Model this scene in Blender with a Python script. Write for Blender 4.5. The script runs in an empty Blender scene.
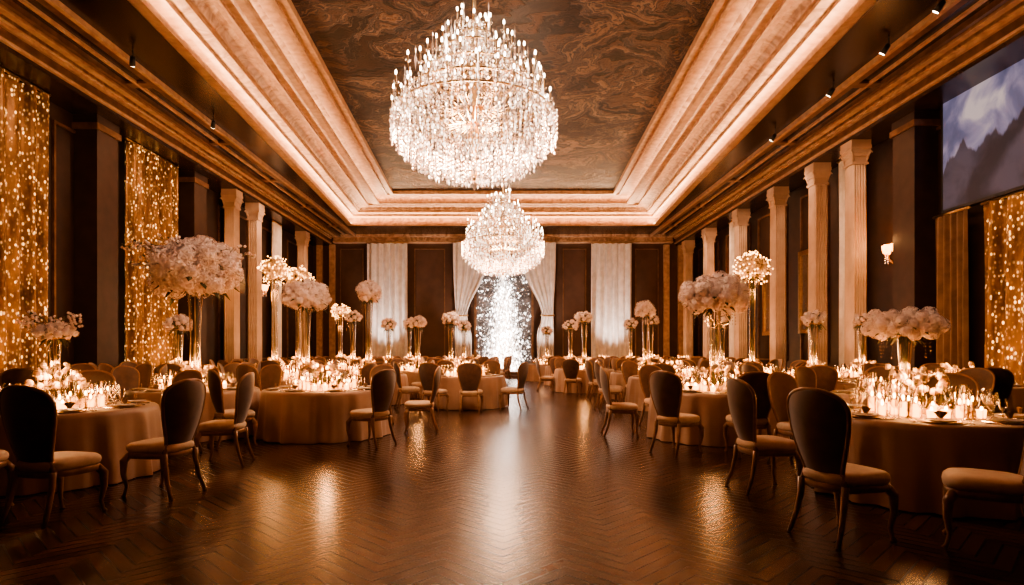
import bpy, math, random
from mathutils import Vector, Matrix
random.seed(7)
R=random
scene=bpy.context.scene
col=scene.collection
scene.view_settings.view_transform='AgX'
try: scene.view_settings.look='AgX - Medium High Contrast'
except Exception: pass
scene.view_settings.exposure=0.30

# ---------------- materials ----------------
def newmat(name):
    m=bpy.data.materials.new(name); m.use_nodes=True
    nt=m.node_tree
    b=nt.nodes.get('Principled BSDF')
    return m,nt,b
def N(nt,t,**kw):
    n=nt.nodes.new(t)
    for k,v in kw.items(): setattr(n,k,v)
    return n
def ramp(nt,stops,interp='LINEAR'):
    r=N(nt,'ShaderNodeValToRGB'); cr=r.color_ramp; cr.interpolation=interp
    while len(cr.elements)<len(stops): cr.elements.new(0.5)
    for e,(p,c) in zip(cr.elements,stops):
        e.position=p; e.color=(c[0],c[1],c[2],1)
    return r
def noisy(name,c1,c2,rough=.6,metal=0,scale=6,bump=0,detail=4,dist=0,sheen=0,spec=.5,coat=0):
    m,nt,b=newmat(name)
    tc=N(nt,'ShaderNodeTexCoord'); n=N(nt,'ShaderNodeTexNoise')
    n.inputs['Scale'].default_value=scale; n.inputs['Detail'].default_value=detail; n.inputs['Distortion'].default_value=dist
    nt.links.new(tc.outputs['Object'],n.inputs['Vector'])
    r=ramp(nt,[(.35,c1),(.65,c2)])
    nt.links.new(n.outputs['Fac'],r.inputs['Fac']); nt.links.new(r.outputs['Color'],b.inputs['Base Color'])
    b.inputs['Roughness'].default_value=rough; b.inputs['Metallic'].default_value=metal
    b.inputs['Sheen Weight'].default_value=sheen; b.inputs['Specular IOR Level'].default_value=spec
    b.inputs['Coat Weight'].default_value=coat
    if bump:
        bp=N(nt,'ShaderNodeBump'); bp.inputs['Strength'].default_value=bump; bp.inputs['Distance'].default_value=.02
        nt.links.new(n.outputs['Fac'],bp.inputs['Height']); nt.links.new(bp.outputs['Normal'],b.inputs['Normal'])
    return m
def emis(name,colr,s,sampling='NONE'):
    m,nt,b=newmat(name)
    b.inputs['Base Color'].default_value=(*colr,1)
    b.inputs['Emission Color'].default_value=(*colr,1); b.inputs['Emission Strength'].default_value=s
    try: m.cycles.emission_sampling=sampling
    except: pass
    return m

M_wall=noisy('dark_wall_panel',(.034,.017,.011),(.050,.026,.017),.55,scale=3)
M_wallfar=noisy('far_wall_panel',(.070,.034,.021),(.092,.047,.029),.55,scale=2)
M_soffit=noisy('dark_lacquer_soffit',(.020,.010,.007),(.046,.025,.016),.25,scale=1.5,dist=1)
M_marble=noisy('veined_plaster',(.34,.21,.135),(.70,.52,.38),.42,scale=1.9,detail=9,dist=2.6,bump=.1)
M_trim=noisy('gilded_trim',(.42,.26,.16),(.62,.42,.27),.35,scale=5)
M_bronze=noisy('bronze_trim',(.14,.075,.042),(.24,.135,.075),.35,metal=.3,scale=4)
M_column=noisy('cream_column',(.52,.39,.30),(.64,.50,.40),.5,scale=2)
M_white=noisy('sheer_white_drape',(.72,.69,.67),(.88,.85,.83),.8,scale=3,sheen=.3)
M_brownd=noisy('brown_velvet_drape',(.13,.075,.045),(.20,.12,.07),.8,scale=3,sheen=.5)
M_cloth=noisy('champagne_satin',(.40,.25,.17),(.52,.34,.23),.42,scale=2,sheen=.4)
M_seat=noisy('cream_upholstery',(.72,.53,.36),(.82,.63,.45),.6,scale=12,sheen=.3)
M_velvet=noisy('brown_velvet',(.090,.043,.027),(.135,.068,.043),.48,scale=9,sheen=.6)
M_wood=noisy('walnut_frame',(.26,.135,.065),(.38,.21,.105),.3,scale=14,coat=.3)
M_gold=noisy('brass',(.55,.36,.18),(.75,.52,.28),.28,metal=1,scale=20)
M_plate=noisy('porcelain',(.62,.56,.5),(.72,.66,.6),.15,scale=4)
M_silver=noisy('cutlery_metal',(.6,.55,.5),(.75,.7,.65),.2,metal=1,scale=9)
M_napkin=noisy('napkin_linen',(.30,.20,.13),(.42,.28,.19),.8,scale=20)
M_petal=noisy('hydrangea_petal',(.78,.62,.57),(.95,.84,.79),.7,scale=9,sheen=.2)
M_petalw=noisy('ivory_petal',(.74,.57,.40),(.88,.72,.55),.7,scale=9)
M_leaf=noisy('leaf_green',(.05,.05,.02),(.12,.11,.05),.5,scale=10)
M_black=noisy('black_metal',(.01,.01,.01),(.02,.018,.016),.4,scale=5)
M_wax=noisy('wax',(.8,.6,.4),(.85,.66,.46),.6,scale=5)
M_flame=emis('candle_flame',(1,.50,.16),34)
M_bulb=emis('candle_bulb',(1,.78,.55),22)
M_fairy=emis('fairy_light',(1,.46,.14),16)
M_votive=emis('votive_glow_glass',(1,.40,.09),6.5)
def glassy():
    m,nt,b=newmat('clear_glass'); 
    out=nt.nodes['Material Output']; nt.nodes.remove(b)
    t=N(nt,'ShaderNodeBsdfTransparent'); t.inputs['Color'].default_value=(.93,.9,.87,1)
    g=N(nt,'ShaderNodeBsdfGlossy'); g.inputs['Roughness'].default_value=.10
    lw=N(nt,'ShaderNodeLayerWeight'); lw.inputs['Blend'].default_value=.5
    mx=N(nt,'ShaderNodeMixShader')
    nt.links.new(lw.outputs['Facing'],mx.inputs[0]); nt.links.new(t.outputs[0],mx.inputs[1]); nt.links.new(g.outputs[0],mx.inputs[2])
    nt.links.new(mx.outputs[0],out.inputs[0]); return m
M_glass=glassy()
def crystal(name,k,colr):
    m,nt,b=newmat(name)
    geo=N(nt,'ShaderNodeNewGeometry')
    r=ramp(nt,[(0,(.02,.02,.02)),(.45,(.08,.08,.08)),(.78,(.3,.3,.3)),(.93,(1,1,1)),(1,(2,2,2))])  # glint of each crystal painted as random emission
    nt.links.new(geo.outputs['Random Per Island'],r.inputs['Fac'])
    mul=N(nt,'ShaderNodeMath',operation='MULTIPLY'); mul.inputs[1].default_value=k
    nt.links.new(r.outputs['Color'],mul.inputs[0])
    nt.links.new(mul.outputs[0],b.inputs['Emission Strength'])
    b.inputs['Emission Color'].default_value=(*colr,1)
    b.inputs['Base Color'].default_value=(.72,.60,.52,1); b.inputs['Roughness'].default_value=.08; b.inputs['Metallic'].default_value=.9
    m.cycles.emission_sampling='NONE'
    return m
M_crystal=crystal('crystal_painted_glint',4.0,(1,.74,.54))
M_bead=crystal('bead_painted_glow',13,(1,.92,.86))  # backdrop beads get a painted glow, stronger than the chandelier crystals
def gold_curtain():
    m,nt,b=newmat('gold_fabric_painted_sparkle')  # sequin sparkle is painted on the cloth as emission
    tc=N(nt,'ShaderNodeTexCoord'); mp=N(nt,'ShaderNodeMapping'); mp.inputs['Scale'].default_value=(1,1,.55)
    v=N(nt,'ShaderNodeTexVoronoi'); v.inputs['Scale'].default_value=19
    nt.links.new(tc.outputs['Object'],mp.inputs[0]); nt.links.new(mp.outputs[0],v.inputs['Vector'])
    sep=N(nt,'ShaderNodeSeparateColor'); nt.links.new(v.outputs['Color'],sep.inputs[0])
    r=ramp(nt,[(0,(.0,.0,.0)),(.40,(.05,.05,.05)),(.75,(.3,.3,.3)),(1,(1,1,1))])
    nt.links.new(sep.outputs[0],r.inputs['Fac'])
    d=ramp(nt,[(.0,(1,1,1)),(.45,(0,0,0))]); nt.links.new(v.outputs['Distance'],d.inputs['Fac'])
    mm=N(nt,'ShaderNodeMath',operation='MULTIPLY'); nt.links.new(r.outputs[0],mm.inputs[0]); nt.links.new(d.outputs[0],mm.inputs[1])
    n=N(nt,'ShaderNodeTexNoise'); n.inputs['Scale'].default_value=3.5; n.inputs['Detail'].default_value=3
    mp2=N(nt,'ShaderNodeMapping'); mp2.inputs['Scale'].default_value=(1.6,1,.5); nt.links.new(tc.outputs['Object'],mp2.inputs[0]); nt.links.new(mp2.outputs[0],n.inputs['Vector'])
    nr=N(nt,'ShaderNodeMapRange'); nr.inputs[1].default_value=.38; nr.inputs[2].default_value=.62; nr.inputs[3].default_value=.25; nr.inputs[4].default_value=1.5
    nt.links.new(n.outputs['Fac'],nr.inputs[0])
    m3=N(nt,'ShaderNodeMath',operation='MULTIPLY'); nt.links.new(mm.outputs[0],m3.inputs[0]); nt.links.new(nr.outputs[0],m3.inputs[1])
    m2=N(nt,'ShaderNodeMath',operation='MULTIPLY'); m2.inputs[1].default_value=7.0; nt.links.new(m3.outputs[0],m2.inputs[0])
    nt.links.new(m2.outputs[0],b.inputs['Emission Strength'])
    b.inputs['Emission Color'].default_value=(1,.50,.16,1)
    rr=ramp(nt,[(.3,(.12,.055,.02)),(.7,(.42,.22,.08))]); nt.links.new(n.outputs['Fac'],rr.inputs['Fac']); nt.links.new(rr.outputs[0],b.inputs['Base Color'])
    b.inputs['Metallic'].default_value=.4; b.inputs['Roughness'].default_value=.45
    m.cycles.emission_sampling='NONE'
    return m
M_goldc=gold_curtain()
def mural():
    m,nt,b=newmat('painted_fresco'); L=nt.links.new
    tc=N(nt,'ShaderNodeTexCoord')
    n0=N(nt,'ShaderNodeTexNoise'); n0.inputs['Scale'].default_value=.45; n0.inputs['Detail'].default_value=5
    L(tc.outputs['Object'],n0.inputs['Vector'])
    vm=N(nt,'ShaderNodeVectorMath',operation='MULTIPLY_ADD'); vm.inputs[1].default_value=(4.5,4.5,0)
    L(n0.outputs['Color'],vm.inputs[0]); L(tc.outputs['Object'],vm.inputs[2])
    n=N(nt,'ShaderNodeTexNoise'); n.inputs['Scale'].default_value=.55; n.inputs['Detail'].default_value=7; n.inputs['Distortion'].default_value=1.3; n.inputs['Roughness'].default_value=.62
    L(vm.outputs[0],n.inputs['Vector'])
    r=ramp(nt,[(.30,(.006,.003,.002)),(.38,(.035,.016,.009)),(.42,(.006,.003,.002)),(.47,(.10,.05,.026)),(.50,(.010,.005,.003)),(.545,(.22,.12,.068)),(.575,(.014,.007,.004)),(.62,(.09,.046,.025)),(.68,(.007,.004,.003))])
    L(n.outputs['Fac'],r.inputs['Fac']); L(r.outputs[0],b.inputs['Base Color'])
    b.inputs['Roughness'].default_value=.42; b.inputs['Specular IOR Level'].default_value=.3
    bp=N(nt,'ShaderNodeBump'); bp.inputs['Strength'].default_value=1; bp.inputs['Distance'].default_value=.2
    L(r.outputs[0],bp.inputs['Height']); L(bp.outputs[0],b.inputs['Normal'])
    return m
M_mural=mural()
def floor_mat():
    m,nt,b=newmat('herringbone_oak')
    L=nt.links.new
    def mth(op,a,bv=None,c=None):
        n=N(nt,'ShaderNodeMath',operation=op)
        for i,v in enumerate((a,bv,c)):
            if v is None: continue
            if isinstance(v,(int,float)): n.inputs[i].default_value=v
            else: L(v,n.inputs[i])
        return n.outputs[0]
    tc=N(nt,'ShaderNodeTexCoord'); s=N(nt,'ShaderNodeSeparateXYZ'); L(tc.outputs['Object'],s.inputs[0])
    x=mth('ADD',s.outputs[0],45.2); y=mth('ADD',s.outputs[1],45)
    W=.40
    tri=mth('PINGPONG',x,W); sv=mth('ADD',y,tri)
    u=mth('DIVIDE',sv,.145); cid=mth('FLOOR',mth('DIVIDE',x,W)); pid=mth('FLOOR',u)
    cb=N(nt,'ShaderNodeCombineXYZ'); L(cid,cb.inputs[0]); L(pid,cb.inputs[1])
    wn=N(nt,'ShaderNodeTexWhiteNoise'); wn.noise_dimensions='2D'; L(cb.outputs[0],wn.inputs['Vector'])
    r=ramp(nt,[(0,(.026,.011,.0065)),(.5,(.056,.025,.015)),(1,(.105,.050,.030))]); L(wn.outputs['Value'],r.inputs['Fac'])
    e=mth('PINGPONG',u,.5)
    g=mth('GREATER_THAN',e,.06)
    par=mth('MULTIPLY_ADD',mth('MODULO',cid,2),.35,.82)
    nz=N(nt,'ShaderNodeTexNoise'); nz.inputs['Scale'].default_value=14; nz.inputs['Detail'].default_value=6; L(tc.outputs['Object'],nz.inputs['Vector'])
    k=mth('MULTIPLY_ADD',nz.outputs['Fac'],.7,.65)
    k1=mth('MULTIPLY',k,par)
    k2=mth('MULTIPLY',k1,mth('MULTIPLY_ADD',g,.75,.25))
    mx=N(nt,'ShaderNodeMix'); mx.data_type='RGBA'; mx.blend_type='MULTIPLY'; mx.inputs[0].default_value=1
    cc=N(nt,'ShaderNodeCombineColor'); 
    for i in range(3): L(k2,cc.inputs[i])
    L(r.outputs[0],mx.inputs[6]); L(cc.outputs[0],mx.inputs[7]); L(mx.outputs[2],b.inputs['Base Color'])
    n2=N(nt,'ShaderNodeTexNoise'); n2.inputs['Scale'].default_value=.9; n2.inputs['Detail'].default_value=3; L(tc.outputs['Object'],n2.inputs['Vector'])
    rr=mth('MULTIPLY_ADD',n2.outputs['Fac'],.06,.27); rr2=mth('MULTIPLY_ADD',g,-.05,rr)
    L(rr2,b.inputs['Roughness']); b.inputs['Specular IOR Level'].default_value=.65
    return m
M_floor=floor_mat()
def screen_mat():
    m,nt,b=newmat('projected_image')
    L=nt.links.new
    tc=N(nt,'ShaderNodeTexCoord')
    n=N(nt,'ShaderNodeTexNoise'); n.inputs['Scale'].default_value=1.1; n.inputs['Detail'].default_value=6; n.inputs['Distortion'].default_value=.5
    L(tc.outputs['Object'],n.inputs['Vector'])
    r=ramp(nt,[(.32,(.07,.075,.14)),(.45,(.16,.15,.26)),(.55,(.34,.28,.40)),(.66,(.75,.58,.56))])
    L(n.outputs['Fac'],r.inputs['Fac'])
    s=N(nt,'ShaderNodeSeparateXYZ'); L(tc.outputs['Object'],s.inputs[0])
    cy=N(nt,'ShaderNodeCombineXYZ'); L(s.outputs[1],cy.inputs[0])
    n2=N(nt,'ShaderNodeTexNoise'); n2.inputs['Scale'].default_value=.8; n2.inputs['Detail'].default_value=5; n2.inputs['Roughness'].default_value=.5; L(cy.outputs[0],n2.inputs['Vector'])
    a=N(nt,'ShaderNodeMath',operation='MULTIPLY_ADD'); L(n2.outputs['Fac'],a.inputs[0]); a.inputs[1].default_value=-3.6; L(s.outputs[2],a.inputs[2])
    sl=N(nt,'ShaderNodeMath',operation='MULTIPLY_ADD'); L(s.outputs[1],sl.inputs[0]); sl.inputs[1].default_value=.45; L(a.outputs[0],sl.inputs[2])
    gt=N(nt,'ShaderNodeMapRange'); gt.inputs[1].default_value=-1.45; gt.inputs[2].default_value=-1.38
    L(sl.outputs[0],gt.inputs[0])
    rk=ramp(nt,[(.4,(.012,.013,.028)),(.6,(.09,.07,.10))]); L(n.outputs['Fac'],rk.inputs['Fac'])
    mx=N(nt,'ShaderNodeMix'); mx.data_type='RGBA'; L(gt.outputs[0],mx.inputs[0]); L(rk.outputs[0],mx.inputs[6]); L(r.outputs[0],mx.inputs[7])
    b.inputs['Base Color'].default_value=(.02,.02,.02,1); b.inputs['Roughness'].default_value=.5
    L(mx.outputs[2],b.inputs['Emission Color']); b.inputs['Emission Strength'].default_value=.6
    return m
M_screen=screen_mat()
M_water=noisy('charcoal_velvet_backdrop',(.07,.064,.066),(.20,.185,.185),.6,scale=2.2,dist=1)

# ---------------- mesh builder ----------------
class MB:
    def __init__(s): s.v=[];s.f=[];s.m=[];s.sm=[];s.mats=[]
    def mi(s,mat):
        if mat not in s.mats: s.mats.append(mat)
        return s.mats.index(mat)
    def add(s,vs,fs,mat,smooth=True):
        o=len(s.v); s.v.extend(vs); k=s.mi(mat)
        for f in fs: s.f.append(tuple(i+o for i in f)); s.m.append(k); s.sm.append(smooth)
    def box(s,x0,x1,y0,y1,z0,z1,mat):
        vs=[(x0,y0,z0),(x1,y0,z0),(x1,y1,z0),(x0,y1,z0),(x0,y0,z1),(x1,y0,z1),(x1,y1,z1),(x0,y1,z1)]
        s.add(vs,[(0,3,2,1),(4,5,6,7),(0,1,5,4),(1,2,6,5),(2,3,7,6),(3,0,4,7)],mat,False)
    def lathe(s,prof,n,mat,c=(0,0,0),smooth=True,rf=None,cap=False):
        vs=[];fs=[]
        for j,(r,z) in enumerate(prof):
            for i in range(n):
                a=2*math.pi*i/n; rr=r*(rf(a,j) if rf else 1)
                vs.append((c[0]+rr*math.cos(a),c[1]+rr*math.sin(a),c[2]+z))
        for j in range(len(prof)-1):
            for i in range(n):
                k=(i+1)%n; fs.append((j*n+i,j*n+k,(j+1)*n+k,(j+1)*n+i))
        if cap:
            fs.append(tuple(range(n))[::-1]); q=(len(prof)-1)*n; fs.append(tuple(q+i for i in range(n)))
        s.add(vs,fs,mat,smooth)
    def tube(s,path,rad,n,mat,closed=False):
        P=[Vector(p) for p in path]; vs=[];fs=[];m=len(P)
        if not hasattr(rad,'__len__'): rad=[rad]*m
        up=Vector((0,0,1))
        prev=None
        for j in range(m):
            if closed: t=(P[(j+1)%m]-P[j-1])
            else: t=P[min(j+1,m-1)]-P[max(j-1,0)]
            t=t.normalized() if t.length>1e-9 else Vector((0,0,1))
            if prev is None:
                a=t.cross(up)
                if a.length<.1: a=t.cross(Vector((1,0,0)))
            else: a=prev-t*prev.dot(t)
            a.normalize(); prev=a; b=t.cross(a)
            for i in range(n):
                g=2*math.pi*i/n; q=P[j]+(a*math.cos(g)+b*math.sin(g))*rad[j]
                vs.append(tuple(q))
        for j in range(m if closed else m-1):
            jj=(j+1)%m
            for i in range(n):
                k=(i+1)%n; fs.append((j*n+i,j*n+k,jj*n+k,jj*n+i))
        if not closed:
            fs.append(tuple(range(n))[::-1]); fs.append(tuple((m-1)*n+i for i in range(n)))
        s.add(vs,fs,mat,True)
    def octa(s,c,r,h,mat):
        x,y,z=c
        s.add([(x+r,y,z),(x,y+r,z),(x-r,y,z),(x,y-r,z),(x,y,z+h*.6),(x,y,z-h)],
              [(0,1,4),(1,2,4),(2,3,4),(3,0,4),(1,0,5),(2,1,5),(3,2,5),(0,3,5)],mat,False)
    def ball(s,c,r,mat,n=8,m=5,sc=(1,1,1)):
        prof=[(math.sin(math.pi*(j+.02)/(m+.04)),-math.cos(math.pi*(j+.02)/(m+.04))) for j in range(m+1)]
        vs=[];fs=[]
        for (rr,z) in prof:
            for i in range(n):
                a=2*math.pi*i/n; vs.append((c[0]+rr*r*sc[0]*math.cos(a),c[1]+rr*r*sc[1]*math.sin(a),c[2]+z*r*sc[2]))
        for j in range(m):
            for i in range(n):
                k=(i+1)%n; fs.append((j*n+i,j*n+k,(j+1)*n+k,(j+1)*n+i))
        s.add(vs,fs,mat,True)
    def mesh(s,name):
        me=bpy.data.meshes.new(name); me.from_pydata(s.v,[],s.f)
        for mt in s.mats: me.materials.append(mt)
        me.polygons.foreach_set('material_index',s.m); me.polygons.foreach_set('use_smooth',s.sm)
        me.update(); return me
def place(me,name,loc=(0,0,0),rz=0,sc=1):
    o=bpy.data.objects.new(name,me); o.location=loc; o.rotation_euler=(0,0,rz); o.scale=(sc,sc,sc); col.objects.link(o); return o
def boxobj(name,x0,x1,y0,y1,z0,z1,mat):
    b=MB(); cx,cy,cz=(x0+x1)/2,(y0+y1)/2,(z0+z1)/2
    b.box(x0-cx,x1-cx,y0-cy,y1-cy,z0-cz,z1-cz,mat); return place(b.mesh(name),name,(cx,cy,cz))

# ---------------- room ----------------
WX=10.5; YF=33; YB=-4; ZS=7.7
boxobj('floor',-WX-.2,WX+.2,YB-.2,YF+.2,-.2,0,M_floor)
boxobj('wall_back',-WX-.2,WX+.2,YF,YF+.2,0,9.2,M_wallfar)
boxobj('wall_front',-WX-.2,WX+.2,YB-.2,YB,0,9.2,M_wall)
boxobj('wall_left',-WX-.2,-WX,YB,YF,0,9.2,M_wall)
boxobj('wall_right',WX,WX+.2,YB,YF,0,9.2,M_wall)
outer=[(-5.95,0.6),(5.95,0.6),(7.55,29.4),(-7.55,29.4)]
inner=[(-4.0,3.0),(4.0,3.0),(5.02,27.2),(-5.02,27.2)]
def ringpt(t,z): return [(o[0]+(i[0]-o[0])*t,o[1]+(i[1]-o[1])*t,z) for o,i in zip(outer,inner)]
cb=MB()
wl=[(-WX,YB,ZS),(WX,YB,ZS),(WX,YF,ZS),(-WX,YF,ZS)]
r0=ringpt(-.06,ZS)
cb.add(wl+r0,[(i,(i+1)%4,4+(i+1)%4,4+i) for i in range(4)],M_soffit,False)
prof=[(-.06,7.7,'t'),(-.06,7.58,'t'),(-.02,7.52,'m'),(.06,7.50,'t'),(.08,7.50,'t'),(.08,7.60,'t'),(.06,7.60,'m'),(.06,7.55,'m'),(-.03,7.55,'m'),(-.03,7.90,'m'),
 (.10,7.94,'t'),(.10,8.02,'t'),(.14,8.04,'m'),(.22,8.07,'m'),(.22,8.15,'t'),(.25,8.15,'t'),(.26,8.20,'m'),(.30,8.27,'m'),(.36,8.32,'m'),(.42,8.34,'t'),(.42,8.28,'t'),(.45,8.28,'t'),(.45,8.36,'m'),(.56,8.38,'t'),
 (.56,8.26,'t'),(.60,8.24,'m'),(.68,8.24,'t'),(.70,8.26,'t'),(.70,8.34,'t'),(.68,8.34,'m'),(.68,8.30,'m'),(.58,8.30,'m'),(.58,8.52,'m'),(.70,8.60,'m'),(.84,8.62,'t'),(.84,8.54,'t'),(.88,8.54,'t'),(.88,8.60,'m'),(.94,8.60,'t'),(.94,8.50,'t'),(1.0,8.50,'t'),(1.0,8.66,'t')]
for (t0,z0,k0),(t1,z1,k1) in zip(prof[:-1],prof[1:]):
    a=ringpt(t0,z0); b=ringpt(t1,z1)
    cb.add(a+b,[(i,(i+1)%4,4+(i+1)%4,4+i) for i in range(4)],M_trim if k1=='t' else M_marble,False)
cb.add(ringpt(1.0,8.66),[(0,1,2,3)],M_mural,False)
cb.box(-WX-.2,WX+.2,YB-.2,YF+.2,9.2,9.35,M_soffit)
place(cb.mesh('ceiling'),'ceiling')
ti=1
for sx in (-1,1):
    tb=MB()
    for (x,w,h,m) in ((8.05,.10,.12,M_trim),(8.25,.16,.06,M_bronze),(8.62,.07,.06,M_trim),(8.9,.10,.12,M_bronze),(9.10,.16,.14,M_trim)):
        xa,xb=sorted((sx*(x-w/2),sx*(x+w/2))); tb.box(xa,xb,YB,YF,ZS-h,ZS,m)
    for k in range(9):
        y=YB+2+k*4; xa,xb=sorted((sx*8.33,sx*8.86)); tb.box(xa,xb,y,y+.25,ZS-.05,ZS,M_bronze)
    place(tb.mesh('trim'),'trim_%d'%ti); ti+=1
    tb=MB()
    for (x0,z0,z1,m) in ((9.36,7.60,7.70,M_marble),(9.44,7.53,7.60,M_trim),(9.52,7.32,7.53,M_bronze),(9.46,7.26,7.32,M_trim),(9.54,7.16,7.26,M_soffit)):
        xa,xb=sorted((sx*x0,sx*10.5)); tb.box(xa,xb,YB,YF,z0,z1,m)
    place(tb.mesh('trim'),'trim_%d'%ti); ti+=1
tb=MB()
tb.box(-9.3,9.3,32.5,33,7.58,7.7,M_marble); tb.box(-9.3,9.3,32.72,33,7.35,7.58,M_marble); tb.box(-9.3,9.3,32.62,33,7.28,7.35,M_trim)
place(tb.mesh('trim'),'trim_%d'%ti); ti+=1
for sx,nm in ((-1,'left'),(1,'right')):
    xa,xb=sorted((sx*10.42,sx*10.5)); boxobj('baseboard_'+nm,xa,xb,YB,YF,0,.25,M_bronze)
boxobj('baseboard_back',-10.4,10.4,32.93,33,0,.25,M_bronze)
pb=MB()
def frame(b,x0,x1,z0,z1,y,w,m,d=.05):
    b.box(x0,x1,y-d,y,z0,z0+w,m); b.box(x0,x1,y-d,y,z1-w,z1,m); b.box(x0,x0+w,y-d,y,z0+w,z1-w,m); b.box(x1-w,x1,y-d,y,z0+w,z1-w,m)
for (x0,x1) in ((-4.9,-3.2),(3.3,4.6),(-9.0,-7.7),(7.3,8.6)):
    frame(pb,x0,x1,.6,7.0,33,.05,M_bronze)
for x in (-9.4,9.0,-10.1,9.8):
    pb.box(x-.15,x+.15,32.8,33,0,7.2,M_trim)
place(pb.mesh('trim'),'trim_%d'%ti); ti+=1
pb=MB()
for sx in (-1,1):
    for (y0,y1) in ((2,5),(5.6,8.6),(13.9,15.9),(19.2,21.0),(22,24.5),(25.3,28),(29,32)):
        xa,xb=sorted((sx*10.44,sx*10.5))
        for (a,b_,c,d) in ((y0,y1,1,1.06),(y0,y1,6.7,6.76),(y0,y0+.06,1.06,6.7),(y1-.06,y1,1.06,6.7)):
            pb.box(xa,xb,a,b_,c,d,M_bronze)
place(pb.mesh('trim'),'trim_%d'%ti); ti+=1
for sx,ys in ((-1,(15.0,19.6)),(1,(14.8,))):
    for y in ys:
        b=MB(); b.box(-.28,.28,-.4,.4,.35,6.8,M_wall); b.box(-.33,.33,-.46,.46,0,.35,M_wall); b.box(-.33,.33,-.46,.46,6.8,6.95,M_bronze); b.box(-.3,.3,-.42,.42,6.95,7.16,M_wall)
        place(b.mesh('pilaster'),'wall_pilaster',(sx*10.2,y,0))

def column_mesh():
    b=MB(); n=40
    b.box(-.30,.30,-.30,.30,0,.28,M_column)
    b.lathe([(.30,.28),(.31,.33),(.29,.38),(.26,.41),(.28,.45),(.25,.49)],n,M_column)
    w=.18; pts=[]
    m=5
    def side(p0,p1,nrm):
        for i in range(m):
            for q in range(4):
                t=(i+q/4)/m; d=.030*abs(math.sin(math.pi*(q/4)))
                pts.append((p0[0]+(p1[0]-p0[0])*t+nrm[0]*d,p0[1]+(p1[1]-p0[1])*t+nrm[1]*d))
    side((-w,-w),(w,-w),(0,-1)); side((w,-w),(w,w),(1,0)); side((w,w),(-w,w),(0,1)); side((-w,w),(-w,-w),(-1,0))
    k=len(pts); vs=[(x*1.08,y*1.08,.49) for x,y in pts]+[(x,y,6.5) for x,y in pts]
    b.add(vs,[(i,(i+1)%k,k+(i+1)%k,k+i) for i in range(k)],M_column,False)
    for (z0,z1,r) in ((6.5,6.56,.23),(6.56,6.62,.21),(6.72,6.80,.24),(6.80,6.92,.26),(6.92,7.02,.28),(7.02,7.16,.27)):
        b.box(-r,r,-r,r,z0,z1,M_column)
    b.box(-.20,.20,-.20,.20,6.62,6.72,M_column)
    for sx in(-1,1):
        for sy in(-1,1):
            b.tube([(sx*.18,sy*.18,6.58),(sx*.22,sy*.22,6.76),(sx*.27,sy*.27,6.86),(sx*.29,sy*.29,6.80)],[.04,.035,.03,.02],6,M_column)
    return b.mesh('reeded_column')
cm=column_mesh()
cols=[(9.80,y) for y in (16.6,18.6,21.3,24.6,28.4,31.6)]+[(-9.80,y) for y in (21.6,23.6,29.2)]
for x,y in cols: place(cm,'reeded_column',(x,y,0))

# ---------------- drapes ----------------
def drape(name,width,z0,z1,mat,folds,amp=.07,loc=(0,0,0),swag=None,rz=0,top=True):
    b=MB(); nu=folds*10; nv=20; vs=[];fs=[]
    for j in range(nv+1):
        t=j/nv; z=z0+(z1-z0)*t
        for i in range(nu+1):
            u=i/nu
            w=1.0; off=0
            if swag:
                g=math.exp(-((t-.45)/.24)**2)
                if t<.45: g=max(g,.78)
                w=1-.66*g; off=swag*width*.33*g
            x=(u-.5)*width*w+off
            y=amp*math.sin(u*folds*2*math.pi+.5*math.sin(t*3+u*7))*(0.75+.25*math.sin(u*23))
            vs.append((x,y,z))
    for j in range(nv):
        for i in range(nu):
            a=j*(nu+1)+i; fs.append((a,a+1,a+nu+2,a+nu+1))
    b.add(vs,fs,mat)
    if top: b.tube([(-width/2-.05,0,z1+.03),(width/2+.05,0,z1+.03)],.03,8,M_gold)
    if swag:
        zz=z0+(z1-z0)*.45; c=swag*width*.33; h_=width*.19
        b.tube([(c-h_,0,zz+.02),(c-h_*.6,-.13,zz),(c,-.16,zz-.02),(c+h_*.6,-.13,zz),(c+h_,0,zz+.02)],.05,8,M_gold)
    me=b.mesh(name); return place(me,name,loc,rz)
drape('white_drape_curtain',2.2,.02,7.2,M_white,6,loc=(-6.3,32.5,0),amp=.16)
drape('white_drape_curtain',2.2,.02,7.2,M_white,6,loc=(5.9,32.5,0),amp=.16)
drape('swagged_curtain',1.9,.02,7.2,M_white,5,loc=(-1.75,32.2,0),swag=-.8,amp=.14)
drape('swagged_curtain',1.9,.02,7.2,M_white,5,loc=(1.9,32.2,0),swag=.8,amp=.14)
h=math.pi/2
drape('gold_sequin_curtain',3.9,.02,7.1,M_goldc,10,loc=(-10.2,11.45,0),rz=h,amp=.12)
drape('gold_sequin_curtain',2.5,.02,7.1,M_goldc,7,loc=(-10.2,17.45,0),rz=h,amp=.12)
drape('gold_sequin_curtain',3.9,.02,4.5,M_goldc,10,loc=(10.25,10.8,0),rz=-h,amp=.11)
drape('brown_velvet_curtain',1.0,.02,4.5,M_brownd,5,loc=(10.2,13.6,0),rz=-h)
for y in (22.5,27.0): drape('sheer_ivory_curtain',1.0,.02,7.1,M_white,5,loc=(-10.22,y,0),rz=h)
for y in (17.7,26.5,30.0): drape('sheer_ivory_curtain',1.0,.02,7.1,M_white,5,loc=(10.22,y,0),rz=-h)
b=MB(); b.box(-1.5,1.5,0,.12,0,5.9,M_water)
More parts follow.
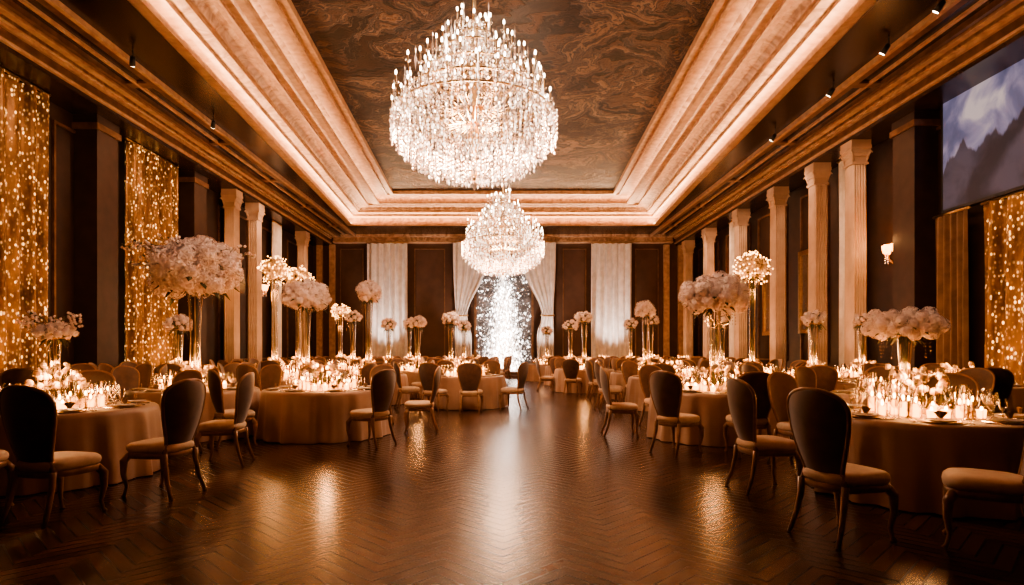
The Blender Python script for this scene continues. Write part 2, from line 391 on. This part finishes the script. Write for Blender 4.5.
for i in range(60):
    x=-1.47+i*.0498
    for k in range(64):
        z=5.65-k*.087
        wd=.34+.75*max(0,(4.9-z))/4.9
        cen=math.exp(-(x/wd)**2)*(1 if z<4.8 else .5)
        lit=R.random()<.12+.88*cen  # more glowing beads toward the middle, to brighten it
        if not lit and R.random()<.5: continue
        b.octa((x+R.uniform(-.03,.03),-.08-.35*cen*R.random(),z+R.uniform(-.05,.05)),.022+.020*cen,.06+.07*cen,M_bead if lit else M_glass)
frame(b,-1.62,1.62,0,6.05,.12,.12,M_bronze,d=.2)
place(b.mesh('crystal_backdrop'),'crystal_cascade_backdrop',(0.05,32.75,0))
b=MB(); b.box(-3.2,3.2,-.9,.9,0,.3,M_bronze); b.box(-3.0,3.0,-1.3,-.9,0,.15,M_bronze); place(b.mesh('stage'),'low_stage',(0.05,31.0,0))
b=MB(); b.box(-.06,.06,-2.45,2.45,-1.42,1.42,M_black)
b.add([(-.062,2.38,-1.35),(-.062,-2.38,-1.35),(-.062,-2.38,1.35),(-.062,2.38,1.35)],[(0,1,2,3)],M_screen,False)
place(b.mesh('projection_screen'),'projection_screen',(10.36,11.6,6.02))
b=MB(); b.box(-.03,.03,-.7,.7,-1.3,1.3,M_silver)
for (a,c,d,e) in ((-.8,.8,-1.42,-1.28),(-.8,.8,1.28,1.42),(-.8,-.68,-1.28,1.28),(.68,.8,-1.28,1.28)): b.box(-.08,.04,a,c,d,e,M_gold)
mm=b.mesh('wall_mirror')
for y in (20.1,23.0): place(mm,'gilt_wall_mirror',(10.4,y,3.4))
def spot_mesh():
    b=MB(); b.tube([(0,0,0),(0,0,-.16)],.012,6,M_black)
    b.tube([(0,0,-.16),(-.07,.10,-.3)],[.05,.06],12,M_black); b.tube([(-.07,.10,-.3),(-.073,.104,-.306)],[.05,.05],12,M_bulb); return b.mesh('track_spotlight')
sm=spot_mesh()
for x,ys in ((7.75,(7.5,9,10.5,12,14,17)),(-7.75,(8,10,12.5,16))):
    for y in ys: place(sm,'track_spotlight',(x,y,7.7))
# wall sconces (branching arms with glowing shades)
def sconce_mesh():
    b=MB(); b.lathe([(.02,-.35),(.07,-.25),(.05,0),(.09,.12),(.02,.3)],12,M_gold)
    for k in range(5):
        a=-math.pi/2+(k-2)*.62; c,s_=math.cos(a),math.sin(a)
        b.tube([(.03*c,.03*s_,-.1),(.15*c,.15*s_,-.22),(.28*c,.28*s_,-.12),(.32*c,.32*s_,.04)],.014,6,M_gold)
        b.lathe([(.03,.04),(.055,.07),(.075,.16),(.085,.25)],12,M_votive,(.32*c,.32*s_,0))
        b.ball((.32*c,.32*s_,.15),.025,M_bulb,6,5,(1,1,1.8))
        for q in range(4): b.octa((.32*c,.32*s_,-.02-.06*q),.014,.03,M_crystal)
    return b.mesh('wall_sconce')
scm=sconce_mesh()

# ---------------- chandelier ----------------
def chandelier(ztop):
    b=MB()
    b.tube([(0,0,ztop),(0,0,1.75)],.03,8,M_gold)
    b.lathe([(.2,ztop),(.16,ztop-.1),(.03,ztop-.2)],16,M_gold)
    b.lathe([(.02,-.95),(.06,-.85),(.04,-.75),(.05,-.4),(.12,-.2),(.05,0),(.06,.5),(.14,.7),(.05,.9),(.05,1.3),(.09,1.45),(.03,1.75)],14,M_gold)
    tiers=[(1.38,.14,34),(1.20,.42,30),(.86,.80,24),(.56,1.18,16),(.28,1.46,10)]
    for (r,z,n) in tiers:
        b.tube([(r*.96*math.cos(2*math.pi*i/36),r*.96*math.sin(2*math.pi*i/36),z) for i in range(36)],.018,6,M_gold,closed=True)
        for k in range(n):
            a=2*math.pi*(k+R.uniform(-.15,.15))/n; c,s_=math.cos(a),math.sin(a); zz=z+R.uniform(-.08,.24); rr=r*R.uniform(.86,1.03)
            p=[(.06,z-.12),(rr*.4,z-.28),(rr*.75,z-.2),(rr*.97,z-.02),(rr,zz+.05)]
            b.tube([(q*c,q*s_,w) for q,w in p],.008,5,M_gold)
            b.lathe([(.01,0),(.05,.02),(.055,.035),(.02,.03)],8,M_glass,(rr*c,rr*s_,zz+.05))
            hh=R.uniform(.06,.18)
            b.lathe([(.014,.06),(.014,.08+hh)],6,M_wax,(rr*c,rr*s_,zz),cap=True)
            b.ball((rr*c,rr*s_,zz+.12+hh),.016,M_bulb,6,5,(1,1,2.6))
            for q in range(7):
                b.octa((rr*c+R.uniform(-.05,.05),rr*s_+R.uniform(-.05,.05),zz-.03-.07*q),.018,.045,M_crystal)
            if k%2==0:
                aa=a+.5/n; L=R.uniform(.25,.55)
                b.octa((rr*.9*math.cos(aa),rr*.9*math.sin(aa),zz+L*.4),.022,L*.55,M_crystal)
                b.octa((rr*.9*math.cos(aa),rr*.9*math.sin(aa),zz+L*.9),.012,L*.3,M_crystal)
    Rm=1.42
    r=.10
    while r<Rm:
        n=int(2*math.pi*r/.10)+3
        zb=-.90*math.sqrt(max(0,1-(r/Rm)**2.2))
        for k in range(n):
            a=2*math.pi*k/n+r*5; L=R.uniform(.22,.55); L=min(L,-zb+.3); z0=zb+R.uniform(-.08,.06)
            m=max(2,int(L/.07))
            for q in range(m):
                b.octa((r*math.cos(a),r*math.sin(a),z0+.07*q+R.uniform(-.01,.01)),R.uniform(.012,.022),.045,M_crystal)
        r+=.105
    for ti_,(r,z,n) in enumerate(tiers):
        m=n*2
        for k in range(m):
            a=2*math.pi*k/m
            for q in range(4+int(4*abs(math.sin(k*1.7)))):
                b.octa((r*math.cos(a),r*math.sin(a),z-.05-.07*q),R.uniform(.013,.022),.038,M_crystal)
        if ti_<4:
            r2,z2,_=tiers[ti_+1]
            for k in range(n):
                a=2*math.pi*k/n
                for q in range(9):
                    t=q/8; rr=r+(r2-r)*t; zz=z+(z2-z)*t-.16*math.sin(math.pi*t)
                    b.octa((rr*math.cos(a),rr*math.sin(a),zz),R.uniform(.012,.02),.03,M_crystal)
    for k in range(26):
        a=R.uniform(0,6.28); r=R.uniform(.03,.2)
        for q in range(8): b.octa((r*math.cos(a),r*math.sin(a),1.8-q*.07-r),.016,.04,M_crystal)
    b.octa((0,0,-1.0),.06,.12,M_crystal)
    return b.mesh('crystal_chandelier')
for (x,y,z,s) in ((-.48,10,5.18,1.0),(0.0,20,4.85,1.0)):
    place(chandelier(8.66-z),'crystal_chandelier',(x,y,z),0,s)

# ---------------- chair ----------------
def chair_mesh():
    b=MB()
    def sq(a,rx,ry):
        c,s_=math.cos(a),math.sin(a); e=.62
        x=rx*(abs(c)**e)*(1 if c>0 else -1); y=ry*(abs(s_)**e)*(1 if s_>0 else -1)
        x*=1+.10*y/ry
        return x,y
    n=32
    def ringlayers(layers,mat):
        vs=[];fs=[]
        for (k,z) in layers:
            for i in range(n):
                x,y=sq(2*math.pi*i/n,.25*k,.25*k); vs.append((x,y+.02,z))
        for j in range(len(layers)-1):
            for i in range(n):
                q=(i+1)%n; fs.append((j*n+i,j*n+q,(j+1)*n+q,(j+1)*n+i))
        fs.append(tuple(range(n))[::-1]); fs.append(tuple((len(layers)-1)*n+i for i in range(n)))
        b.add(vs,fs,mat)
    ringlayers([(.93,.37),(.97,.375),(.98,.42),(.95,.425)],M_wood)
    ringlayers([(.94,.425),(1.0,.44),(1.02,.465),(1.0,.49),(.92,.508),(.75,.518),(.5,.523),(.2,.526)],M_seat)
    for sx in (-1,1):
        b.tube([(sx*.20,.20,.40),(sx*.235,.235,.34),(sx*.235,.24,.22),(sx*.215,.225,.10),(sx*.22,.24,.03),(sx*.225,.255,0.0)],[.034,.036,.025,.017,.015,.022],8,M_wood)
        b.tube([(sx*.19,-.19,.42),(sx*.19,-.20,.30),(sx*.20,-.235,.15),(sx*.215,-.29,0.0)],[.028,.024,.02,.017],8,M_wood)
    nu,nv=14,18
    v0=.70
    def W(v):
        w=.150+.110*math.sin(min(v,.78)/.78*math.pi/2)**1.2
        if v>v0: w*=max(0,1-((v-v0)/(1.003-v0))**3.0)**.5
        return w
    def P(u,v,off):
        w=W(v); x=u*w; z=.47+.64*v
        y=-.20-.12*v-.03*math.sin(v*3.14)+.065*(x/.22)**2*(1-.3*v)+off
        return (x,y,z)
    for off,flip,m in ((.030,0,M_velvet),(-.022,1,M_velvet)):
        vs=[];fs=[]
        for j in range(nv+1):
            for i in range(nu+1):
                u=-1+2*i/nu; bul=(1-u*u)*(1-(2*j/nv-1)**2)
                vs.append(P(u,math.sin(j/nv*math.pi/2),off*(.4+.9*bul)))
        for j in range(nv):
            for i in range(nu):
                a=j*(nu+1)+i; f=(a,a+1,a+nu+2,a+nu+1); fs.append(f[::-1] if not flip else f)
        b.add(vs,fs,m)
    vv=[math.sin(j/20*math.pi/2) for j in range(21)]
    path=[P(-1,v,0) for v in vv]+[P(1,v,0) for v in vv[-2::-1]]
    b.tube(path,.017,8,M_wood)
    b.tube([P(-1,0.02,0),P(-.5,.0,0),P(.5,.0,0),P(1,.02,0)],.02,8,M_wood)
    for sx in (-1,1): b.tube([(sx*.185,-.18,.40),P(sx,.05,0)],[.026,.02],8,M_wood)
    return b.mesh('dining_chair')
chm=chair_mesh()

# ---------------- table ----------------
def table_mesh():
    b=MB(); n=120
    prof=[(0.01,.76),(.5,.76),(.93,.76),(.965,.757),(.985,.742),(.995,.70),(1.005,.6),(1.02,.4),(1.035,.2),(1.05,.012)]
    def rf(a,j):
        k=max(0,(j-4)/5); return 1+k*(.032*math.sin(a*17+.6*math.sin(a*3))+.022*math.sin(a*29+1))
    b.lathe(prof,n,M_cloth,rf=rf); 
    b.lathe([(.05,.0),(.35,.02),(.3,.05),(.06,.1),(.05,.7),(.9,.73),(.9,.745)],20,M_wood)
    return b.mesh('banquet_table')
tm=table_mesh()
def settings_mesh():
    b=MB()
    for k in range(8):
        a=2*math.pi*k/8+.2; c,s_=math.cos(a),math.sin(a); r=.77
        x,y=r*c,r*s_
        b.lathe([(.0,.764),(.13,.764),(.155,.772),(.16,.776),(.155,.770),(.13,.762)],20,M_gold,(x,y,0))
        b.lathe([(.0,.775),(.085,.775),(.12,.787),(.125,.79),(.12,.783),(.085,.771)],20,M_plate,(x,y,0))
        vs=[];fs=[]
        for q in range(9):
            t=-.6+1.2*q/8; off=.010*(1 if q%2 else -1)
            for L in (.02,.10):
                vs.append((x+(-s_)*math.sin(t)*L+c*off,y+c*math.sin(t)*L+s_*off,.785+L*math.cos(t)*.8))
        fs=[(2*q,2*q+2,2*q+3,2*q+1) for q in range(8)]
        b.add(vs,fs,M_napkin,False)
        tx,ty=-s_,c
        for d,l in ((-.19,.2),(-.215,.19),(.19,.21),(.215,.17)):
            p=(x+tx*d,y+ty*d)
            b.tube([(p[0]-c*l/2,p[1]-s_*l/2,.768),(p[0]+c*l*.2,p[1]+s_*l*.2,.768),(p[0]+c*l/2,p[1]+s_*l/2,.768)],[.010,.004,.005],5,M_silver)
        for d,rr,sc in ((.12,.55,1.0),(.20,.60,.9),(.04,.53,1.25),(-.10,.545,1.1)):
            gx,gy=rr*c+tx*d,rr*s_+ty*d
            b.lathe([(.034*sc,.762),(.030*sc,.765),(.005,.772),(.004,.76+.08*sc),(.006,.76+.09*sc),(.028*sc,.76+.115*sc),(.037*sc,.76+.15*sc),(.034*sc,.76+.19*sc),(.031*sc,.76+.215*sc)],12,M_glass,(gx,gy,0))
    return b.mesh('place_settings')
pm=settings_mesh()
def candles_mesh(seed,n=28):
    rr=random.Random(seed); b=MB(); pts=[]; tries=0
    while len(pts)<n and tries<9000:
        tries+=1
        r=rr.uniform(.30,.49); a=rr.uniform(0,6.28); p=(r*math.cos(a),r*math.sin(a))
        if all((p[0]-q[0])**2+(p[1]-q[1])**2>.0078 for q in pts): pts.append(p)
    for i,(x,y) in enumerate(pts):
        k=i%3
        if k==0:
            hh=rr.uniform(.16,.32)
            b.lathe([(.01,.763),(.042,.763),(.044,.77),(.044,.763+hh),(.042,.763+hh)],12,M_glass,(x,y,0))
            b.lathe([(.028,.766),(.028,.766+hh*.45)],10,M_votive,(x,y,0),cap=True)
            b.ball((x,y,.805+hh*.46),.012,M_flame,6,5,(1,1,2.4))
        elif k==1:
            b.lathe([(.02,.763),(.032,.765),(.040,.83),(.039,.838)],10,M_votive,(x,y,0))
            b.ball((x,y,.845),.012,M_flame,6,5,(1,1,2.2))
        else:
            hh=rr.uniform(.05,.15)
            b.lathe([(.035,.763),(.03,.77),(.008,.78),(.008,.763+hh*.5),(.018,.77+hh*.5),(.012,.775+hh*.5)],10,M_gold,(x,y,0))
            b.lathe([(.010,.77+hh*.5),(.009,.80+hh)],8,M_wax,(x,y,0),cap=True)
            b.ball((x,y,.825+hh),.010,M_flame,6,5,(1,1,2.4))
    return b.mesh('candle_cluster')
cms=[candles_mesh(s) for s in (1,2,3)]

# ---------------- flowers ----------------
def orth(d):
    a=d.cross(Vector((0,0,1)))
    if a.length<.1: a=d.cross(Vector((1,0,0)))
    a.normalize(); return a,d.cross(a)
def floret(b,p,d,r,mat):
    a,c=orth(d); g=R.uniform(0,1.57); vs=[tuple(p)]; fs=[]
    for k in range(4):
        t=g+k*math.pi/2
        e=a*math.cos(t)+c*math.sin(t); e1=a*math.cos(t-.55)+c*math.sin(t-.55); e2=a*math.cos(t+.55)+c*math.sin(t+.55)
        o=len(vs); vs+= [tuple(p+e1*r*.7+d*r*.12),tuple(p+e*r+d*r*.02),tuple(p+e2*r*.7+d*r*.22)]
        fs.append((0,o,o+1,o+2))
    b.add(vs,fs,mat,False)
def bloom(b,c,Rr,n,mat):
    c=Vector(c); b.ball(c,Rr*.82,mat,8,5)
    for i in range(n):
        z=1-2*(i+.5)/n; t=i*2.39996; q=math.sqrt(1-z*z)
        d=Vector((q*math.cos(t),q*math.sin(t),z)); d=(d+Vector((R.uniform(-.15,.15),)*3)).normalized()
        floret(b,c+d*Rr*R.uniform(.88,1.04),d,Rr*.36,mat)
def leaf(b,p,d,l,w):
    d=d.normalized(); a,c=orth(d); p=Vector(p)
    b.add([tuple(p),tuple(p+d*l*.5+a*w),tuple(p+d*l+c*l*.1),tuple(p+d*l*.5-a*w),tuple(p+d*l*.5-c*w*.4)],[(0,1,4),(1,2,4),(2,3,4),(3,0,4)],M_leaf,False)
def centerpiece(w,hgt,zc,nb=45,nf=36,mat=M_petal,fairy=0,sprays=0,z0=.76):
    b=MB(); A=w/2; H=hgt/2; br=min(A,H)*.33
    for i in range(nb):
        z=1-1.75*(i+.5)/nb; t=i*2.39996; q=math.sqrt(max(0,1-z*z))
        k=R.uniform(.82,1.06)
        p=((A-br)*q*math.cos(t)*k,(A-br)*q*math.sin(t)*k,zc+(H-br)*z*k)
        bloom(b,p,br*R.uniform(.75,1.2),nf,mat)
        if i%2==0:
            d=Vector((q*math.cos(t),q*math.sin(t),z*.7-.2)); leaf(b,(p[0]*.9,p[1]*.9,p[2]-br*.4),d,br*1.7,br*.3)
    b.ball((0,0,zc),1,M_leaf,12,8,((A-br)*.8,(A-br)*.8,(H-br)*.85))
    for i in range(sprays):
        a=R.uniform(0,6.28) if i>3 else math.pi+R.uniform(-.5,.5)
        L=A*R.uniform(1.1,1.3)*(1.25 if i<=3 else 1); zz=R.uniform(-.1,.35)
        pts=[(math.cos(a)*L*t,math.sin(a)*L*t,zc+H*.3*t+zz*math.sin(t*2.4)) for t in (0.3,.5,.7,.85,1)]
        b.tube(pts,[.008,.007,.006,.005,.003],5,M_leaf)
        for q in pts[2:]:
            for _ in range(3):
                o=Vector(q)+Vector((R.uniform(-.07,.07),R.uniform(-.07,.07),R.uniform(-.07,.07)))
                bloom(b,o,.028,8,mat)
            leaf(b,q,Vector((R.uniform(-1,1),R.uniform(-1,1),R.uniform(-.5,1))),.1,.025)
    for i in range(fairy):
        z=R.uniform(-.9,1); t=R.uniform(0,6.28); q=math.sqrt(1-z*z); k=R.uniform(.95,1.25)
        b.octa((A*q*math.cos(t)*k,A*q*math.sin(t)*k,zc+H*z*k),.018,.022,M_fairy)
    zt=zc-H*.55
    b.lathe([(.01,z0+.002),(.13,z0+.004),(.13,z0+.018),(.03,z0+.03),(.012,z0+.05)],20,M_gold)
    hS=zt-z0
    for k in range(4):
        a=k*math.pi/2+.4
        b.tube([(.09*math.cos(a),.09*math.sin(a),z0+.015),(.07*math.cos(a),.07*math.sin(a),z0+hS*.5),(.11*math.cos(a),.11*math.sin(a),zt+.03)],.007,6,M_gold)
    b.lathe([(.075,z0+.02),(.075,z0+hS*.5),(.10,zt)],16,M_glass)
    b.lathe([(.12,zt-.01),(.135,zt+.01),(.12,zt+.03)],16,M_gold)
    for k in range(10):
        a=R.uniform(0,6.28); leaf(b,(.05*math.cos(a),.05*math.sin(a),zt+.05),Vector((math.cos(a),math.sin(a),-.8)),.22+.1*R.random(),.035)
        b.tube([(.03*math.cos(a),.03*math.sin(a),z0+.05),(.04*math.cos(a+1),.04*math.sin(a+1),zt)],.004,4,M_leaf)
    for k in range(14):
        a=2*math.pi*k/14; L=R.randint(3,7)
        for q in range(L): b.octa((A*.55*math.cos(a),A*.55*math.sin(a),zt-.02-.05*q+H*.05),.010,.02,M_glass)
    return b.mesh('hydrangea_centerpiece')
def low_floral(seed,n=9,mat=M_petalw,tall=False):
    b=MB(); rr=random.Random(seed)
    for k in range(n):
        a=2*math.pi*k/n+rr.uniform(-.1,.1); r=.22; s=rr.uniform(.04,.055)
        bloom(b,(r*math.cos(a),r*math.sin(a),.76+s+.01),s,16,mat)
        for _ in range(6):
            t=a+rr.uniform(-1.2,1.2); leaf(b,(r*math.cos(a),r*math.sin(a),.80),Vector((math.cos(t)*.4,math.sin(t)*.4,rr.uniform(.5,1.2))),rr.uniform(.10,.24),.02)
        # thin upright stems carrying small roses
        for q in range(2 if tall else 1):
            t=a+rr.uniform(-.3,.3); zt=rr.uniform(.98,1.16 if tall else 1.04); rt=rr.uniform(.16,.25)
            b.tube([(.21*math.cos(a),.21*math.sin(a),.80),(rt*math.cos(t),rt*math.sin(t),zt)],.004,4,M_leaf)
            bloom(b,(rt*math.cos(t),rt*math.sin(t),zt),rr.uniform(.03,.05),14,mat)
            leaf(b,(rt*math.cos(t),rt*math.sin(t),zt-.03),Vector((math.cos(t),math.sin(t),.2)),.09,.02)
    return b.mesh('low_flower_arrangement')
lfs=[low_floral(4,tall=True),low_floral(5,tall=True)]

# ---------------- layout ----------------
T=[(-5.0,6.7,None),
 (-2.95,9.9,None),
 (-5.10,9.9,(1.50,1.12,2.72,66,44,'spray')),
 (-8.1,10.8,(.72,.42,1.72,26,26,'spray')),
 (-4.35,13.2,(1.08,.80,2.58,46,26,'')),
 (-7.6,14.0,(.7,.5,2.0,20,20,'')),
 (-0.95,14.9,None),
 (-3.55,15.8,(.74,.72,2.92,30,22,'')),
 (-6.8,17.8,(.8,.8,3.75,26,20,'fairy')),
 (-2.6,18.2,(.62,.50,2.25,20,16,'')),
 (-5.0,19.9,(.7,.5,2.5,16,14,'')),
 (-7.2,21.0,(.9,.8,3.9,20,16,'fairy')),
 (-1.85,21.2,(.76,.6,2.5,20,16,'')),
 (-4.4,23.0,(.7,.6,2.4,16,12,'')),
 (-1.6,24.6,(.7,.6,2.4,14,12,'')),
 (-6.8,25.0,(.7,.6,3.0,14,12,'fairy')),
 (-4.2,26.8,(.7,.6,2.6,14,12,'')),
 (-1.3,28.0,None),(-7.4,28.6,None),
 (4.17,5.95,None),
 (5.85,8.7,(1.12,.56,1.76,50,40,'')),
 (3.40,9.6,(1.14,.76,2.27,52,40,'')),
 (8.4,11.0,None),
 (6.45,12.4,(.5,.42,2.05,18,18,'')),
 (4.0,14.2,None),
 (6.55,15.7,(.85,.8,3.55,30,20,'fairy')),
 (8.6,14.3,(.5,.4,2.1,16,14,'')),
 (4.10,17.2,(.66,.62,2.55,22,18,'')),
 (6.9,18.8,(.7,.6,2.5,16,14,'')),
 (2.75,20.2,(.68,.55,2.5,20,16,'')),
 (5.3,21.4,(.7,.6,2.5,16,14,'')),
 (8.0,22.3,(.7,.6,2.5,14,12,'fairy')),
 (2.7,23.9,(.7,.55,2.4,14,12,'')),
 (5.4,25.3,(.7,.6,2.5,14,12,'')),
 (8.0,26.5,None),
 (2.0,27.2,(.6,.5,2.3,14,12,'')),
 (4.8,28.6,None),(7.6,29.6,None)]
def light(name,typ,loc,energy,colr,size=.1,rot=None,**kw):
    l=bpy.data.lights.new(name,typ); l.energy=energy; l.color=colr
    if typ in('POINT','SPOT'): l.shadow_soft_size=size
    for k,v in kw.items(): setattr(l,k,v)
    o=bpy.data.objects.new(name,l); o.location=loc
    if rot: o.rotation_euler=rot
    col.objects.link(o); return o
def aim(o,tgt):
    d=Vector(tgt)-Vector(o.location); o.rotation_euler=d.to_track_quat('-Z','Y').to_euler()
WARM=(1,.46,.17)
AMB=(1,.56,.32)
for i,(x,y,cp) in enumerate(T):
    rz=R.uniform(0,.7)
    place(tm,'round_banquet_table',(x,y,0),rz)
    place(pm,'place_settings',(x,y,.001),rz)
    place(cms[i%3],'candle_cluster',(x,y,.001),rz*3)
    place(lfs[i%2],'low_flower_arrangement',(x,y,.001),rz*5)
    if cp:
        w,hh,zc,nb,nf,kd=cp
        me=centerpiece(w,hh,zc,nb,nf,M_petalw if kd=='fairy' else M_petal,130 if kd=='fairy' else 0,12 if kd=='spray' else 0)
        place(me,'hydrangea_centerpiece',(x,y,.001))
        if kd=='fairy': light('fairy_glow','POINT',(x,y-.1,zc-.6),36,WARM,.2)
        else:
            L_=light('added_flower_spot','SPOT',(x*.72,y-4.4,7.45),230 if y<16 else 130,(1,.74,.58),.05,spot_size=.30,spot_blend=.6); aim(L_,(x,y,zc))  # unseen spot added to brighten the flowers
    light('candle_light','POINT',(x,y,1.16),(40 if y<12 else 42),WARM,.10)
chairs=[]
def ch_(x,y,fx,fy):
    chairs.append((x,y)); place(chm,'dining_chair',(x,y,0),math.atan2(-fx,fy))
for c in ((-3.74,5.0,.22,1),(-4.62,5.1,-.1,1),(-3.32,5.85,-.95,.25),(-3.45,7.4,-1,-.1),
          (-3.95,8.75,.75,.65),(-1.95,8.85,-.9,.5),(-1.42,10.3,-1,-.1),
          (-1.55,13.45,.3,1),(-.72,13.35,.05,1),(.25,14.1,-.95,.45),
          (2.55,4.5,.93,.35),(2.62,6.0,1,.1),(2.38,8.2,.8,.6),(1.95,9.9,1,-.05),(3.30,8.02,.05,1),
          (3.46,4.25,-.8,.6),(5.25,7.05,-.7,-.75),(2.5,14.1,1,.1),(1.45,20.2,1,0)):
    ch_(*c)
for (x,y,cp) in T:
    for k in range(8):
        a=2*math.pi*k/8+(.39 if y<16 else x)
        cx,cy=x+1.44*math.cos(a),y+1.44*math.sin(a)
        if y<11 and cy<y+.1 and abs(x)<6: continue
        if abs(cx)>9.0 or cy>29.2: continue
        if y<12 and -1.8<cx<2.2: continue
        if 0.35<cx<1.75 : continue
        if any((cx-p)**2+(cy-q)**2<.64**2 for p,q in chairs): continue
        if any((cx-t[0])**2+(cy-t[1])**2<1.40**2 for t in T if (t[0],t[1])!=(x,y)): continue
        ch_(cx,cy,-math.cos(a)+R.uniform(-.1,.1),-math.sin(a)+R.uniform(-.1,.1))
for s,y in ((-1,20.55),(-1,25.3),(1,15.6),(1,27.6)):
    place(scm,'wall_sconce',(s*10.36,y,3.9),(-math.pi/2 if s>0 else math.pi/2))
    light('sconce_glow','POINT',(s*9.9,y,4.25),30,WARM,.12)

# ---------------- lights ----------------
light('chandelier_light','POINT',(-.48,10,4.9),850,(1,.60,.37),.45)
light('chandelier_light','POINT',(0,20,4.5),850,(1,.60,.37),.45)
def area(name,p0,p1,w,e,direction,c):
    p0=Vector(p0);p1=Vector(p1); L=(p1-p0).length
    l=bpy.data.lights.new(name,'AREA'); l.shape='RECTANGLE'; l.size=w; l.size_y=L; l.energy=e; l.color=c
    o=bpy.data.objects.new(name,l); o.location=(p0+p1)/2
    Y=(p1-p0).normalized(); Z=-Vector(direction).normalized(); X=Y.cross(Z).normalized(); Z=X.cross(Y)
    o.rotation_euler=Matrix((X,Y,Z)).transposed().to_euler(); col.objects.link(o)
def cove(t,z,e):
    r=ringpt(t,z)
    area('cove_light',r[3],r[0],.06,e,(.75,0,.7),(1,.54,.28))
    area('cove_light',r[1],r[2],.06,e,(-.75,0,.7),(1,.54,.28))
    area('cove_light',r[2],r[3],.06,e*.9,(0,-.75,.7),(1,.58,.32))
cove(.02,7.62,340)
cove(.63,8.34,100)
for x,y in cols:
    s=1 if x>0 else -1
    L_=light('column_uplight','SPOT',(x-s*1.0,y-.5,.1),150 if s>0 else 80,AMB,.08,spot_size=.9,spot_blend=.8); aim(L_,(x,y,5.2))
for x in (-6.3,5.9,-2.0,2.2):
    L_=light('drape_uplight','SPOT',(x,31.0 if abs(x)>3 else 30.2,.45),700,(1,.80,.68),.1,spot_size=1.1,spot_blend=.8); aim(L_,(x,32.6,4.8))
L_=light('backdrop_light','SPOT',(0,30.3,.5),700,(1,.93,.9),.1,spot_size=.7,spot_blend=.8); aim(L_,(0,32.8,3))
for y,e in ((3,60),(7,120),(11,190),(15,240),(19,270),(23,290),(27,290)):
    for s in (-1,1):
        L_=light('wall_washer','SPOT',(s*7.9,y,7.45),e,AMB,.08,spot_size=1.5,spot_blend=.9); aim(L_,(s*10.2,y+.6,5.0))
for s,y in ((-1,11.4),(-1,17.4),(1,11)):
    L_=light('curtain_uplight','SPOT',(s*9.4,y,.15),260,(1,.52,.2),.08,spot_size=1.6,spot_blend=.9); aim(L_,(s*10.3,y,4.0))
scene.world=bpy.data.worlds.new('world'); scene.world.use_nodes=True
bg=scene.world.node_tree.nodes['Background']; bg.inputs[0].default_value=(.25,.13,.08,1); bg.inputs[1].default_value=.05

# ---------------- camera ----------------
cam=bpy.data.cameras.new('camera'); co=bpy.data.objects.new('camera',cam); col.objects.link(co)
co.location=(0,0,1.4); co.rotation_euler=(math.pi/2,0,0)
cam.lens=21; cam.sensor_width=36; cam.shift_x=.0088; cam.shift_y=.0562; cam.clip_end=100
scene.camera=co
